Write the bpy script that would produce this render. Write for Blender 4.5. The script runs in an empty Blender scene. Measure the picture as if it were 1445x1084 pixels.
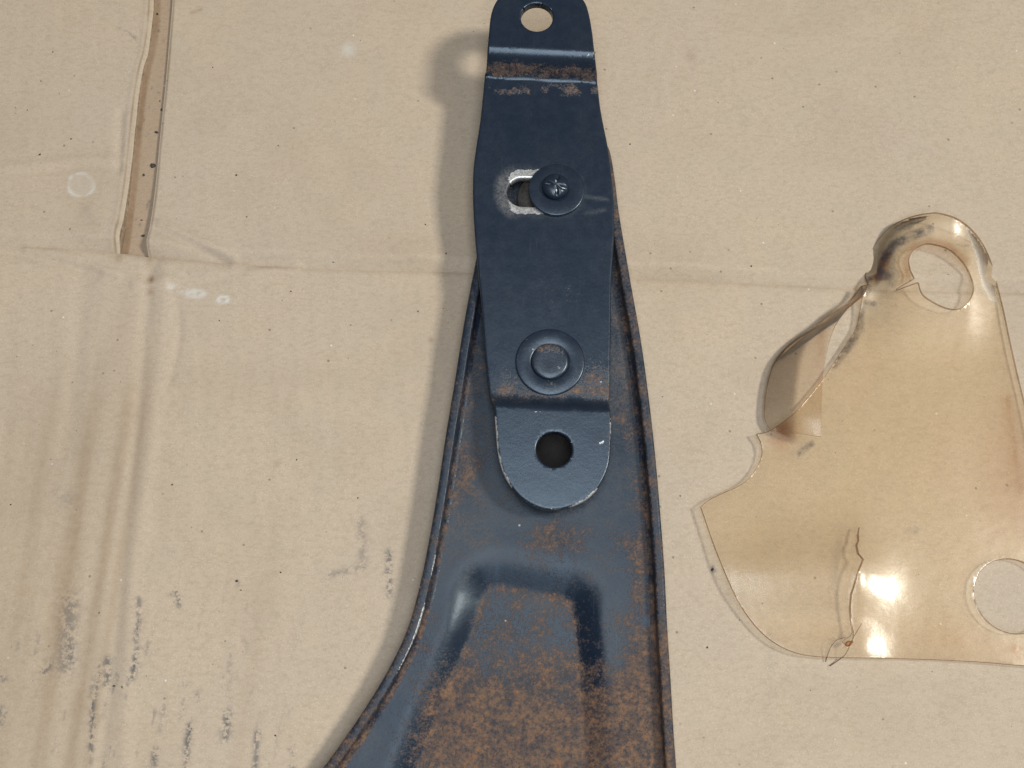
import bpy, bmesh, math, random
import numpy as np
from mathutils import Vector, Matrix

random.seed(7)
rng = np.random.default_rng(11)
scene = bpy.context.scene
COL = scene.collection
S = 0.001                                   # everything below is measured in millimetres
R = math.radians

# ------------------------------------------------------------------ camera
TILT = R(18.0); FOC = 1549.0; DIST = 325.0
CAM = np.array([0.0, -DIST*math.sin(TILT), DIST*math.cos(TILT)])
cam_data = bpy.data.cameras.new('camera')
cam = bpy.data.objects.new('camera', cam_data); COL.objects.link(cam)
cam.location = CAM*S
cam.rotation_euler = (TILT, 0, 0)
cam_data.sensor_width = 36.0
cam_data.lens = 36.0*FOC/1445.0
cam_data.clip_start = 0.01; cam_data.clip_end = 50
scene.camera = cam

# ------------------------------------------------------------------ light: a workshop with two lamps
world = bpy.data.worlds.new('World'); scene.world = world
world.use_nodes = True
bgn = world.node_tree.nodes['Background']
bgn.inputs['Color'].default_value = (1.0, 0.90, 0.78, 1)
bgn.inputs['Strength'].default_value = 0.12

def area_lamp(name, loc, target, sx, sy, power, color):
    d = bpy.data.lights.new(name, 'AREA'); d.shape = 'RECTANGLE'
    d.size = sx; d.size_y = sy; d.energy = power; d.color = color
    o = bpy.data.objects.new(name, d); COL.objects.link(o)
    o.location = loc
    o.rotation_euler = (Vector(target)-Vector(loc)).to_track_quat('-Z', 'Y').to_euler()
    return o
area_lamp('key_lamp', (1.55, 0.02, 1.95), (0, 0, 0), 0.30, 0.36, 45.0, (1.0, 0.95, 0.86))
area_lamp('overhead_panel', (0.02, -0.38, 0.92), (0.02, -0.38, 0), 0.36, 0.98, 8.0, (0.86, 0.92, 1.0))

vs = scene.view_settings
scene.display_settings.display_device = 'sRGB'
vs.view_transform = 'Standard'; vs.look = 'None'; vs.exposure = 0.0; vs.gamma = 1.0
try: vs.use_curve_mapping = False
except Exception: pass
scene.render.engine = 'CYCLES'
scene.cycles.max_bounces = 10
scene.cycles.transparent_max_bounces = 16

# ------------------------------------------------------------------ helpers: measuring
def at(px, py, a=0.0, b=0.0):
    """where the sight line of a photo point meets the plane z = a + b*y"""
    px = np.asarray(px, float); py = np.asarray(py, float)
    u = (px-722.5)/FOC; v = (542-py)/FOC
    st, ct = math.sin(TILT), math.cos(TILT)
    dx, dy, dz = u, st+v*ct, -ct+v*st
    t = (a+b*CAM[1]-CAM[2])/(dz-b*dy)
    return np.stack([CAM[0]+t*dx, CAM[1]+t*dy, CAM[2]+t*dz], -1)
def proj(x, y, z):
    st, ct = math.sin(TILT), math.cos(TILT)
    rx, ry, rz = x-CAM[0], y-CAM[1], z-CAM[2]
    dep = ry*st-rz*ct
    up = ry*ct+rz*st
    return 722.5+FOC*rx/dep, 542-FOC*up/dep
def sst(a, b, x):
    t = np.clip((np.asarray(x, float)-a)/(b-a), 0, 1); return t*t*(3-2*t)
def gauss(d, s): return np.exp(-(d/s)**2)
def spline(pts, n=6, closed=False):
    p = np.asarray(pts, float); m = len(p); out = []
    rngs = m if closed else m-1
    for i in range(rngs):
        if closed: a, b, c, d = p[(i-1) % m], p[i], p[(i+1) % m], p[(i+2) % m]
        else: a, b, c, d = p[max(i-1, 0)], p[i], p[i+1], p[min(i+2, m-1)]
        for k in range(n):
            t = k/n
            out.append(.5*((2*b)+(c-a)*t+(2*a-5*b+4*c-d)*t*t+(3*b-a-3*c+d)*t**3))
    if not closed: out.append(p[-1])
    return np.array(out)
def polydist(x, y, pts):
    """distance of points to an open polyline"""
    d = np.full(np.shape(x), 1e9)
    for (x0, y0), (x1, y1) in zip(pts[:-1], pts[1:]):
        L = (x1-x0)**2+(y1-y0)**2+1e-9
        t = np.clip(((x-x0)*(x1-x0)+(y-y0)*(y1-y0))/L, 0, 1)
        d = np.minimum(d, np.hypot(x-x0-t*(x1-x0), y-y0-t*(y1-y0)))
    return d
def inpoly(x, y, pts):
    x = np.asarray(x); y = np.asarray(y); c = np.zeros(x.shape, bool)
    n = len(pts)
    for i in range(n):
        x0, y0 = pts[i]; x1, y1 = pts[(i+1) % n]
        if y0 == y1: continue
        c ^= ((y0 > y) != (y1 > y)) & (x < (x1-x0)*(y-y0)/(y1-y0)+x0)
    return c
class VNoise:
    """smooth value noise on a lattice, for relief and dirt"""
    def __init__(s, seed, n=96):
        s.t = np.random.default_rng(seed).random((n, n)); s.n = n
    def __call__(s, x, y):
        x = np.asarray(x, float); y = np.asarray(y, float)
        xi = np.floor(x).astype(int); yi = np.floor(y).astype(int)
        fx = x-xi; fy = y-yi; fx = fx*fx*(3-2*fx); fy = fy*fy*(3-2*fy)
        n = s.n; a, b, c, d = xi % n, (xi+1) % n, yi % n, (yi+1) % n
        return (s.t[a, c]*(1-fx)+s.t[b, c]*fx)*(1-fy)+(s.t[a, d]*(1-fx)+s.t[b, d]*fx)*fy
    def fbm(s, x, y, o=4):
        v = 0; w = .5
        for k in range(o):
            v = v+w*s(x*2**k+17.3*k, y*2**k+5.1*k); w *= .5
        return v/(1-.5**o)
N1, N2, N3 = VNoise(1), VNoise(2), VNoise(3)

# ------------------------------------------------------------------ helpers: objects
def tag(o, label=None, cat=None, group=None, kind=None):
    if label: o['label'] = label
    if cat: o['category'] = cat
    if group: o['group'] = group
    if kind: o['kind'] = kind
    return o
def empty(name, loc_mm):
    o = bpy.data.objects.new(name, None); COL.objects.link(o)
    o.location = np.asarray(loc_mm)*S; o.empty_display_size = .02
    return o
def origin_of(parent):
    p = Vector((0, 0, 0)); q = parent
    while q is not None:
        p += q.location; q = q.parent
    return np.array(p)/S
def finish(name, mesh, mats, parent, loc=None, attrs=None, smooth=True):
    """mesh is in world millimetres; attrs: name -> array per vertex"""
    n = len(mesh.vertices)
    co = np.empty(n*3, np.float32); mesh.vertices.foreach_get('co', co)
    co = co.reshape(-1, 3).astype(float)
    if attrs:
        for k, f in attrs.items():
            a = mesh.attributes.new(k, 'FLOAT', 'POINT')
            v = f(co[:, 0], co[:, 1], co[:, 2]) if callable(f) else f
            a.data.foreach_set('value', np.ascontiguousarray(v, np.float32))
    org = origin_of(parent) if parent is not None else (np.zeros(3) if loc is None else np.asarray(loc, float))
    mesh.vertices.foreach_set('co', ((co-org)*S).astype(np.float32).ravel())
    for m in mats: mesh.materials.append(m)
    if smooth: mesh.polygons.foreach_set('use_smooth', np.ones(len(mesh.polygons), bool))
    mesh.update()
    o = bpy.data.objects.new(name, mesh); COL.objects.link(o)
    if parent is not None: o.parent = parent
    else: o.location = org*S
    return o
def mesh_pd(name, v, f):
    m = bpy.data.meshes.new(name); m.from_pydata([tuple(map(float, p)) for p in v], [], f); return m
def grid_mesh(name, X, Y, Z, skirt=None, skirt_mat=1):
    """a height field (rows, cols), optionally with side walls down to Z-skirt"""
    r, c = X.shape
    V = np.stack([X, Y, Z], -1).reshape(-1, 3)
    idx = np.arange(r*c).reshape(r, c)
    q = np.stack([idx[:-1, :-1], idx[:-1, 1:], idx[1:, 1:], idx[1:, :-1]], -1).reshape(-1, 4)
    nq = len(q)
    if skirt:
        loop = np.concatenate([idx[0, :-1], idx[:-1, -1], idx[-1, :0:-1], idx[:0:-1, 0]])
        k = len(loop)
        # walls do not share vertices with the top, so the cut edge stays crisp
        A = V[loop]; B = A.copy(); B[:, 2] -= skirt
        base = len(V); V = np.concatenate([V, A, B])
        i = np.arange(k); j = (i+1) % k
        q = np.concatenate([q, np.stack([base+j, base+i, base+k+i, base+k+j], -1)])
    m = bpy.data.meshes.new(name)
    m.vertices.add(len(V)); m.vertices.foreach_set('co', V.astype(np.float32).ravel())
    m.loops.add(len(q)*4); m.loops.foreach_set('vertex_index', q.astype(np.int32).ravel())
    m.polygons.add(len(q)); m.polygons.foreach_set('loop_start', np.arange(0, len(q)*4, 4, dtype=np.int32))
    m.update(calc_edges=True)
    if skirt:
        mi = np.zeros(len(q), np.int32); mi[nq:] = skirt_mat
        m.polygons.foreach_set('material_index', mi)
    m.validate()
    return m
def offset_loop(P, d):
    """move a closed 2-D loop along its outward normal (counter-clockwise loop)"""
    a = np.roll(P, 1, 0); b = np.roll(P, -1, 0)
    e1 = P-a; e2 = b-P
    e1 /= np.linalg.norm(e1, axis=1)[:, None]+1e-9; e2 /= np.linalg.norm(e2, axis=1)[:, None]+1e-9
    n1 = np.stack([e1[:, 1], -e1[:, 0]], 1); n2 = np.stack([e2[:, 1], -e2[:, 0]], 1)
    n = n1+n2; n /= np.linalg.norm(n, axis=1)[:, None]+1e-9
    k = np.clip((n*n1).sum(1), .5, 1)
    return P+n*(d/k)[:, None]
def ccw(P):
    x, y = P[:, 0], P[:, 1]
    return P if (x*np.roll(y, -1)-np.roll(x, -1)*y).sum() > 0 else P[::-1]
def plate_mesh(name, outer, holes, zfun, thick, r, step, edge_mat=0, taper=1.0):
    """a sheet cut to an outline with holes, laid over zfun, with rounded edges and real thickness"""
    outer = offset_loop(ccw(np.asarray(outer, float)), -r)
    holes = [offset_loop(ccw(np.asarray(h, float)), r) for h in holes]
    bm = bmesh.new()
    for L in [outer]+holes:
        vv = [bm.verts.new((p[0], p[1], 0)) for p in L]
        for i in range(len(vv)): bm.edges.new((vv[i], vv[(i+1) % len(vv)]))
    bmesh.ops.triangle_fill(bm, use_beauty=True, use_dissolve=False, edges=bm.edges[:], normal=(0, 0, 1))
    for f in bm.faces:
        if f.normal.z < 0: f.normal_flip()
    lo = outer.min(0); hi = outer.max(0)
    for ax in (0, 1):
        nrm = (1, 0, 0) if ax == 0 else (0, 1, 0)
        for s in np.arange(lo[ax]+step*.5, hi[ax], step):
            co = (s, 0, 0) if ax == 0 else (0, s, 0)
            bmesh.ops.bisect_plane(bm, geom=bm.verts[:]+bm.edges[:]+bm.faces[:], dist=1e-5, plane_co=co, plane_no=nrm)
    bmesh.ops.remove_doubles(bm, verts=bm.verts[:], dist=1e-3)
    bm.verts.ensure_lookup_table(); bm.faces.ensure_lookup_table()
    nv = len(bm.verts)
    XY = np.array([v.co[:2] for v in bm.verts])
    nrm = np.zeros((nv, 2)); bedges = []
    for e in bm.edges:
        if len(e.link_faces) != 1: continue
        lp = [l for l in e.link_loops][0]
        a = lp.vert.index; b = lp.link_loop_next.vert.index
        bedges.append((a, b))
        d = XY[b]-XY[a]; L = np.linalg.norm(d)+1e-9
        nn = np.array([d[1], -d[0]])/L
        nrm[a] += nn; nrm[b] += nn
    ln = np.linalg.norm(nrm, axis=1)[:, None]; nrm = nrm/np.where(ln > 1e-6, ln, 1)
    Z = zfun(XY[:, 0], XY[:, 1])
    V = [np.column_stack([XY, Z])]
    F = [[v.index for v in f.verts] for f in bm.faces]; MI = [0]*len(F)
    bm.free()
    V.append(np.column_stack([XY, Z-thick]))
    F += [[i+nv for i in f[::-1]] for f in F[:]]; MI += [0]*(len(F)-len(MI))
    bv = sorted({i for e in bedges for i in e}); bi = {v: k for k, v in enumerate(bv)}
    nb = len(bv); P = V[0][bv]; Nn = nrm[bv]
    rings = []
    base = 2*nv
    prof = [(math.sin(a)*r, -(1-math.cos(a))*r) for a in (R(30), R(60), R(90))]+[(r*taper, -thick+r*.5)]
    for off, dz in prof:
        V.append(np.column_stack([P[:, :2]+Nn*off, P[:, 2]+dz]))
        rings.append(base); base += nb
    for a, b in bedges:
        ia, ib = bi[a], bi[b]
        prev = (a, b)
        for g in rings:
            F.append([prev[1], prev[0], g+ia, g+ib]); MI.append(edge_mat); prev = (g+ia, g+ib)
        F.append([prev[1], prev[0], nv+a, nv+b]); MI.append(edge_mat)
    m = bpy.data.meshes.new(name)
    m.from_pydata(np.concatenate(V).tolist(), [], F)
    m.polygons.foreach_set('material_index', np.array(MI, np.int32))
    m.validate()
    return m
def lathe_mesh(name, c, prof, n=48, tilt_b=0.0, warp=None):
    """revolve (radius, height) pairs about the vertical through c; tilt_b leans it with the strap"""
    V = []; F = []
    for r, z in prof:
        for k in range(n):
            a = 2*math.pi*k/n
            x, y = r*math.cos(a), r*math.sin(a)
            zz = z+(warp(r, a, z) if warp else 0)
            V.append((c[0]+x, c[1]+y, c[2]+zz+tilt_b*y))
    m = len(prof)
    for i in range(m-1):
        for k in range(n):
            F.append([i*n+k, (i+1)*n+k, (i+1)*n+(k+1) % n, i*n+(k+1) % n][::-1])
    F.append([k for k in range(n)][::1] if prof[0][1] < prof[-1][1] else [k for k in range(n)][::-1])
    F.append([(m-1)*n+k for k in range(n)])
    me = mesh_pd(name, V, F); me.validate(); return me
def tube_mesh(name, pts, rad, n=6):
    pts = np.asarray(pts, float); V = []; F = []
    rad = np.broadcast_to(rad, (len(pts),))
    for i, p in enumerate(pts):
        t = pts[min(i+1, len(pts)-1)]-pts[max(i-1, 0)]; t /= np.linalg.norm(t)+1e-9
        u = np.cross(t, (0, 0, 1)); u /= np.linalg.norm(u)+1e-9; w = np.cross(u, t)
        for k in range(n):
            a = 2*math.pi*k/n; V.append(p+rad[i]*(math.cos(a)*u+math.sin(a)*w))
    for i in range(len(pts)-1):
        for k in range(n):
            F.append([i*n+k, i*n+(k+1) % n, (i+1)*n+(k+1) % n, (i+1)*n+k])
    F.append(list(range(n))[::-1]); F.append([(len(pts)-1)*n+k for k in range(n)])
    return mesh_pd(name, V, F)

# ------------------------------------------------------------------ materials
class NT:
    def __init__(s, name):
        s.m = bpy.data.materials.new(name); s.m.use_nodes = True
        s.t = s.m.node_tree; s.t.nodes.clear()
        s.out = s.t.nodes.new('ShaderNodeOutputMaterial')
        s.co = s.t.nodes.new('ShaderNodeTexCoord').outputs['Object']
    def L(s, a, b): s.t.links.new(a, b)
    def put(s, sock, v):
        if hasattr(v, 'is_linked') or isinstance(v, bpy.types.NodeSocket): s.L(v, sock)
        else: sock.default_value = v
    def noise(s, scale, detail=4, rough=.55, stretch=None, dist=0):
        n = s.t.nodes.new('ShaderNodeTexNoise'); n.inputs['Scale'].default_value = scale
        n.inputs['Detail'].default_value = detail; n.inputs['Roughness'].default_value = rough
        n.inputs['Distortion'].default_value = dist
        if stretch:
            mp = s.t.nodes.new('ShaderNodeMapping'); mp.inputs['Scale'].default_value = stretch
            s.L(s.co, mp.inputs[0]); s.L(mp.outputs[0], n.inputs['Vector'])
        else: s.L(s.co, n.inputs['Vector'])
        return n.outputs['Fac']
    def voro(s, scale, feature='F1'):
        n = s.t.nodes.new('ShaderNodeTexVoronoi'); n.inputs['Scale'].default_value = scale
        n.feature = feature; s.L(s.co, n.inputs['Vector']); return n
    def math(s, op, a, b=0.0, c=0.0, clamp=False):
        n = s.t.nodes.new('ShaderNodeMath'); n.operation = op; n.use_clamp = clamp
        s.put(n.inputs[0], a); s.put(n.inputs[1], b)
        if len(n.inputs) > 2: s.put(n.inputs[2], c)
        return n.outputs[0]
    def step(s, x, lo, hi, a=0.0, b=1.0):
        n = s.t.nodes.new('ShaderNodeMapRange'); n.interpolation_type = 'SMOOTHSTEP'
        s.put(n.inputs[0], x); s.put(n.inputs[1], lo); s.put(n.inputs[2], hi); s.put(n.inputs[3], a); s.put(n.inputs[4], b)
        return n.outputs[0]
    def mix(s, f, a, b, mode='MIX'):
        n = s.t.nodes.new('ShaderNodeMix'); n.data_type = 'RGBA'; n.blend_type = mode
        s.put(n.inputs[0], f)
        for k, v in ((6, a), (7, b)):
            s.put(n.inputs[k], tuple(v)+(1,) if isinstance(v, (tuple, list)) and len(v) == 3 else v)
        return n.outputs[2]
    def attr(s, name):
        n = s.t.nodes.new('ShaderNodeAttribute'); n.attribute_name = name; return n.outputs['Fac']
    def bump(s, h, strength, dist, normal=None):
        n = s.t.nodes.new('ShaderNodeBump'); n.inputs['Strength'].default_value = strength
        n.inputs['Distance'].default_value = dist; s.L(h, n.inputs['Height'])
        if normal is not None: s.L(normal, n.inputs['Normal'])
        return n.outputs[0]
    def bsdf(s, color, rough, metal=0.0, normal=None, spec=.5):
        b = s.t.nodes.new('ShaderNodeBsdfPrincipled')
        s.put(b.inputs['Base Color'], tuple(color)+(1,) if isinstance(color, tuple) else color)
        s.put(b.inputs['Roughness'], rough); s.put(b.inputs['Metallic'], metal)
        b.inputs['Specular IOR Level'].default_value = spec
        if normal is not None: s.L(normal, b.inputs['Normal'])
        s.L(b.outputs[0], s.out.inputs[0]); return b

def cardboard_material(name, base, tint=1.0):
    k = NT(name)
    big = k.noise(9, 5, .6); mid = k.noise(75, 5, .65); fib = k.noise(900, 3, .65, (.6, 1.1, 1)); fine = k.noise(2600, 2, .6)
    weave = k.noise(420, 3, .6, (.4, 1.0, 1))
    b = np.array(base)
    c = k.mix(k.step(big, .3, .7), tuple(b*np.array([1.03, 1.0, .96])), tuple(b*np.array([.96, .97, 1.0])))
    c = k.mix(k.step(mid, .35, .75), c, tuple(b*np.array([.955, .965, .965])))
    c = k.mix(k.math('MULTIPLY', k.step(fib, .42, .72), .42), c, tuple(b*np.array([.72, .70, .66])))
    c = k.mix(k.math('MULTIPLY', k.step(weave, .5, .75), .25), c, tuple(b*np.array([.84, .80, .76])))
    c = k.mix(k.math('MULTIPLY', k.step(fine, .52, .72), .48), c, tuple(np.clip(b*1.35, 0, .8)))
    fine2 = k.noise(1900, 3, .7)
    c = k.mix(k.math('MULTIPLY', k.step(fine2, .54, .74), .45), c, tuple(b*np.array([.62, .60, .57])))
    # embedded flecks
    v = k.voro(330); rnd = k.t.nodes.new('ShaderNodeSeparateColor'); k.L(v.outputs['Color'], rnd.inputs[0])
    fl = k.math('MULTIPLY', k.step(v.outputs['Distance'], .16, .10), k.step(rnd.outputs[0], .93, .95))
    c = k.mix(k.math('MULTIPLY', fl, .55), c, (.10, .075, .05))
    wl = k.math('MULTIPLY', k.step(v.outputs['Distance'], .13, .07), k.step(rnd.outputs[1], .965, .975))
    c = k.mix(k.math('MULTIPLY', wl, .6), c, (.72, .70, .66))
    grain = k.noise(620, 4, .7)
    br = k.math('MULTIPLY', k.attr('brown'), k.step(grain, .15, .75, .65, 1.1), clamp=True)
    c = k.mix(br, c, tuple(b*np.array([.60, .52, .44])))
    sc = k.math('MULTIPLY', k.attr('scuff'), k.step(grain, .42, .56), clamp=True)
    c = k.mix(sc, c, (.10, .098, .10))
    wh = k.math('MULTIPLY', k.attr('chalk'), k.step(grain, .1, .6, .5, 1.0), clamp=True)
    c = k.mix(wh, c, (.60, .62, .60))
    ru = k.math('MULTIPLY', k.attr('rustspot'), k.step(grain, .2, .6, .4, 1.0), clamp=True)
    c = k.mix(ru, c, (.17, .075, .03))
    h = k.math('ADD', k.math('MULTIPLY', fib, .6), k.math('MULTIPLY', mid, 1.6))
    nb = k.bump(h, .35, .0003)
    k.bsdf(c, .82, 0, nb, .25)
    return k.m

def paint_material(name, base=(.007, .0135, .026), rough=.33, peel=.25, spec=.34, rustc=((.225, .118, .058), (.145, .094, .060)), streak=False):
    """dark enamel with rust, dust, painted glints and places worn to bare steel (vertex attributes rust, wear, dust)"""
    k = NT(name)
    fine = k.noise(1500, 5, .68); mid = k.noise(300, 6, .66); big = k.noise(55, 4, .6); speck = k.noise(3600, 2, .6)
    mixn = k.math('ADD', k.math('MULTIPLY', fine, .56), k.math('ADD', k.math('MULTIPLY', mid, .32), k.math('MULTIPLY', big, .12)))
    b = np.array(base)
    paint = k.mix(k.step(mid, .35, .7), tuple(b), tuple(b*1.10+.0006))
    scr = k.math('MULTIPLY', k.step(k.noise(1.0, 2, .5, (2600, 110, 300)), .62, .80), k.step(k.noise(70, 3, .6), .40, .62))
    paint = k.mix(k.math('MULTIPLY', scr, .35), paint, (.055, .060, .068))
    du = k.math('MULTIPLY', k.attr('dust'), k.step(mixn, .38, .62, .22, 1.0), clamp=True)
    c = k.mix(du, paint, (.104, .100, .098))
    thr = k.math('SUBTRACT', .70, k.math('MULTIPLY', k.attr('rust'), .36))
    rm = k.step(k.math('SUBTRACT', mixn, thr), -.10, .11)
    rm = k.math('MULTIPLY', rm, k.step(k.attr('rust'), .02, .15), clamp=True)
    rc = k.mix(k.step(k.noise(700, 4, .7), .35, .65), rustc[1], rustc[0])
    rc = k.mix(k.step(k.noise(160, 4, .6), .55, .8), rc, (.27, .128, .056))
    pit = k.step(k.noise(850, 7, .8), .38, .56, .22, 1.0)
    patch = k.step(k.noise(300, 7, .75), .38, .60, .40, 1.0)
    pit = k.math('MULTIPLY', pit, patch)
    rmix = k.math('MULTIPLY', k.math('MULTIPLY', rm, 1.0), k.math('MULTIPLY', k.step(speck, .25, .6, .6, 1.0), pit))
    c = k.mix(rmix, c, rc)
    wm = k.step(k.math('ADD', k.attr('wear_glint'), k.math('MULTIPLY', k.math('SUBTRACT', fine, .5), 1.1)), .42, .62)
    wm = k.math('MULTIPLY', wm, k.step(k.attr('wear_glint'), .03, .2), clamp=True)
    c = k.mix(wm, c, k.mix(k.step(fine, .35, .65), (.36, .36, .35), (.62, .63, .63)))
    # tiny bright nicks
    v = k.voro(260); sp = k.t.nodes.new('ShaderNodeSeparateColor'); k.L(v.outputs['Color'], sp.inputs[0])
    nick = k.math('MULTIPLY', k.step(v.outputs['Distance'], .10, .05), k.step(sp.outputs[0], .95, .96))
    c = k.mix(k.math('MULTIPLY', nick, .7), c, (.45, .45, .43))
    ro = k.math('ADD', k.step(mid, .3, .7, rough-.012, rough+.018), k.math('MULTIPLY', rm, .42))
    ro = k.math('ADD', ro, k.math('MULTIPLY', du, .3))
    ro = k.math('SUBTRACT', ro, k.math('MULTIPLY', wm, .05), clamp=True)
    me = k.math('MULTIPLY', wm, .55)
    h = k.math('ADD', k.math('MULTIPLY', k.noise(900, 3, .6), peel), k.math('MULTIPLY', k.math('MULTIPLY', rm, fine), .9))
    h = k.math('SUBTRACT', h, k.math('MULTIPLY', wm, .15))
    nb = k.bump(h, .5, .00022)
    pb = k.bsdf(c, ro, me, nb, spec)
    pb.inputs['Specular Tint'].default_value = (.74, .89, 1.0, 1)
    return k.m

def plastic_material(name, tint_a, tint_b, haze):
    """aged clear sheet: light goes straight through, tinted; the surface is glossy and dirty"""
    k = NT(name); t = k.t
    big = k.noise(22, 3, .55)
    tint = k.mix(k.step(big, .32, .68), tint_a, tint_b)
    tint = k.mix(k.attr('amber'), tint, (.70, .47, .29))
    tr = t.nodes.new('ShaderNodeBsdfTransparent'); k.put(tr.inputs[0], tint)
    gl = t.nodes.new('ShaderNodeBsdfGlossy'); gl.inputs['Roughness'].default_value = .17
    h = k.noise(55, 3, .5)
    nb = k.bump(h, .10, .002)
    nb = k.bump(k.noise(170, 4, .6), .09, .001, nb)
    gl.inputs['Color'].default_value = (1, 1, 1, 1); k.L(nb, gl.inputs['Normal'])
    g2 = t.nodes.new('ShaderNodeBsdfGlossy'); g2.inputs['Roughness'].default_value = .36; k.L(nb, g2.inputs['Normal'])
    gm_ = t.nodes.new('ShaderNodeMixShader'); gm_.inputs[0].default_value = .55; k.L(gl.outputs[0], gm_.inputs[1]); k.L(g2.outputs[0], gm_.inputs[2]); gl = gm_
    fr = t.nodes.new('ShaderNodeFresnel'); fr.inputs['IOR'].default_value = 1.47; k.L(nb, fr.inputs['Normal'])
    di = t.nodes.new('ShaderNodeBsdfDiffuse')
    grime = k.attr('grime')
    k.put(di.inputs['Color'], k.mix(k.step(grime, .0, .3), (.62, .55, .44), (.045, .045, .055)))
    gm = k.math('MULTIPLY', grime, k.step(k.noise(420, 5, .7), .36, .62))
    specks = k.step(k.noise(800, 3, .7), .70, .76, 0, .25)
    dm = k.math('ADD', k.math('MULTIPLY', k.step(k.noise(120, 5, .7), .3, .75), haze), gm, clamp=True)
    dm = k.math('MAXIMUM', dm, specks)
    m1 = t.nodes.new('ShaderNodeMixShader'); k.L(dm, m1.inputs[0]); k.L(tr.outputs[0], m1.inputs[1]); k.L(di.outputs[0], m1.inputs[2])
    m2 = t.nodes.new('ShaderNodeMixShader'); k.L(fr.outputs[0], m2.inputs[0]); k.L(m1.outputs[0], m2.inputs[1]); k.L(gl.outputs[0], m2.inputs[2])
    k.L(m2.outputs[0], k.out.inputs[0])
    return k.m
def simple_material(name, c1, c2, scale, rough=.7, metal=0.0, bump=.2):
    k = NT(name); n = k.noise(scale, 5, .65)
    k.bsdf(k.mix(k.step(n, .3, .7), c1, c2), rough, metal, k.bump(n, bump, .0004)); return k.m

M_board = cardboard_material('kraft_cardboard', (.450, .374, .284))
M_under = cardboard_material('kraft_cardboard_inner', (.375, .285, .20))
M_cut = simple_material('cut_cardboard_edge', (.46, .37, .27), (.24, .17, .11), 700, .9)
M_paint = paint_material('dark_enamel')
M_strap = paint_material('dark_enamel_strap', base=(.0065, .0135, .027), rough=.30, peel=.25, spec=.66)
M_bush = simple_material('worn_grey_steel', (.10, .09, .08), (.05, .042, .036), 500, .55, .4)
M_clear = plastic_material('yellowed_clear_plastic', (.976, .948, .886), (.981, .945, .884), .022)
M_strip = plastic_material('paler_clear_plastic', (.988, .970, .930), (.988, .962, .925), .012)
k_ = NT('yellowed_plastic_edge')
_t = k_.t.nodes.new('ShaderNodeBsdfTransparent'); _t.inputs[0].default_value = (.75, .62, .48, 1)
_d = k_.t.nodes.new('ShaderNodeBsdfPrincipled'); _d.inputs['Base Color'].default_value = (.20, .12, .07, 1); _d.inputs['Roughness'].default_value = .3
_m = k_.t.nodes.new('ShaderNodeMixShader'); k_.put(_m.inputs[0], k_.step(k_.noise(160, 4, .6), .35, .65, .28, .62))
k_.L(_t.outputs[0], _m.inputs[1]); k_.L(_d.outputs[0], _m.inputs[2]); k_.L(_m.outputs[0], k_.out.inputs[0])
M_cedge = k_.m
M_dark = simple_material('hole_shade_brown', (.020, .014, .010), (.010, .008, .007), 400, .8)  # near-black shade colour for the plate added under the hole
M_grit = simple_material('dark_grit', (.02, .018, .016), (.06, .05, .04), 900, .8)
M_floor = simple_material('concrete', (.28, .27, .25), (.20, .19, .18), 30, .9)

# ------------------------------------------------------------------ setting: the floor under the cardboard
fx = np.linspace(-1500, 1500, 41); FX, FY = np.meshgrid(fx, fx)
floor = finish('floor', grid_mesh('floor', FX, FY, -9+.6*N1(FX/90, FY/90)), [M_floor], None, (0, 0, -9))
tag(floor, kind='structure')

# ------------------------------------------------------------------ the flattened cardboard box
def gl(pts):                                            # ground polyline measured on the photo, then splined
    p = at([q[0] for q in pts], [q[1] for q in pts]); return spline(p[:, :2], 8)
crease_px = [(-160, 338), (0, 347), (90, 351), (166, 357), (215, 363), (330, 372), (450, 380), (620, 384), (890, 393), (1090, 402), (1220, 408), (1445, 414), (1640, 420)]
crease = gl(crease_px)
def yc(x): return np.interp(x, crease[:, 0], crease[:, 1])
sl = gl([(216, -160), (217, -60), (216, 0), (213, 40), (208, 72), (203, 90), (197, 120), (193, 150), (188, 200), (182, 260), (174, 325), (168, 362)])
sr = gl([(252, -160), (245, -60), (243, 0), (238, 60), (233, 120), (226, 190), (221, 250), (215, 310), (210, 345), (209, 362)])
def xl(y): return np.interp(y, sl[::-1, 0+1], sl[::-1, 0])
def xr(y): return np.interp(y, sr[::-1, 1], sr[::-1, 0])
def wr(pts, x, y, s): return gauss(polydist(x, y, gl(pts)), s)
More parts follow.
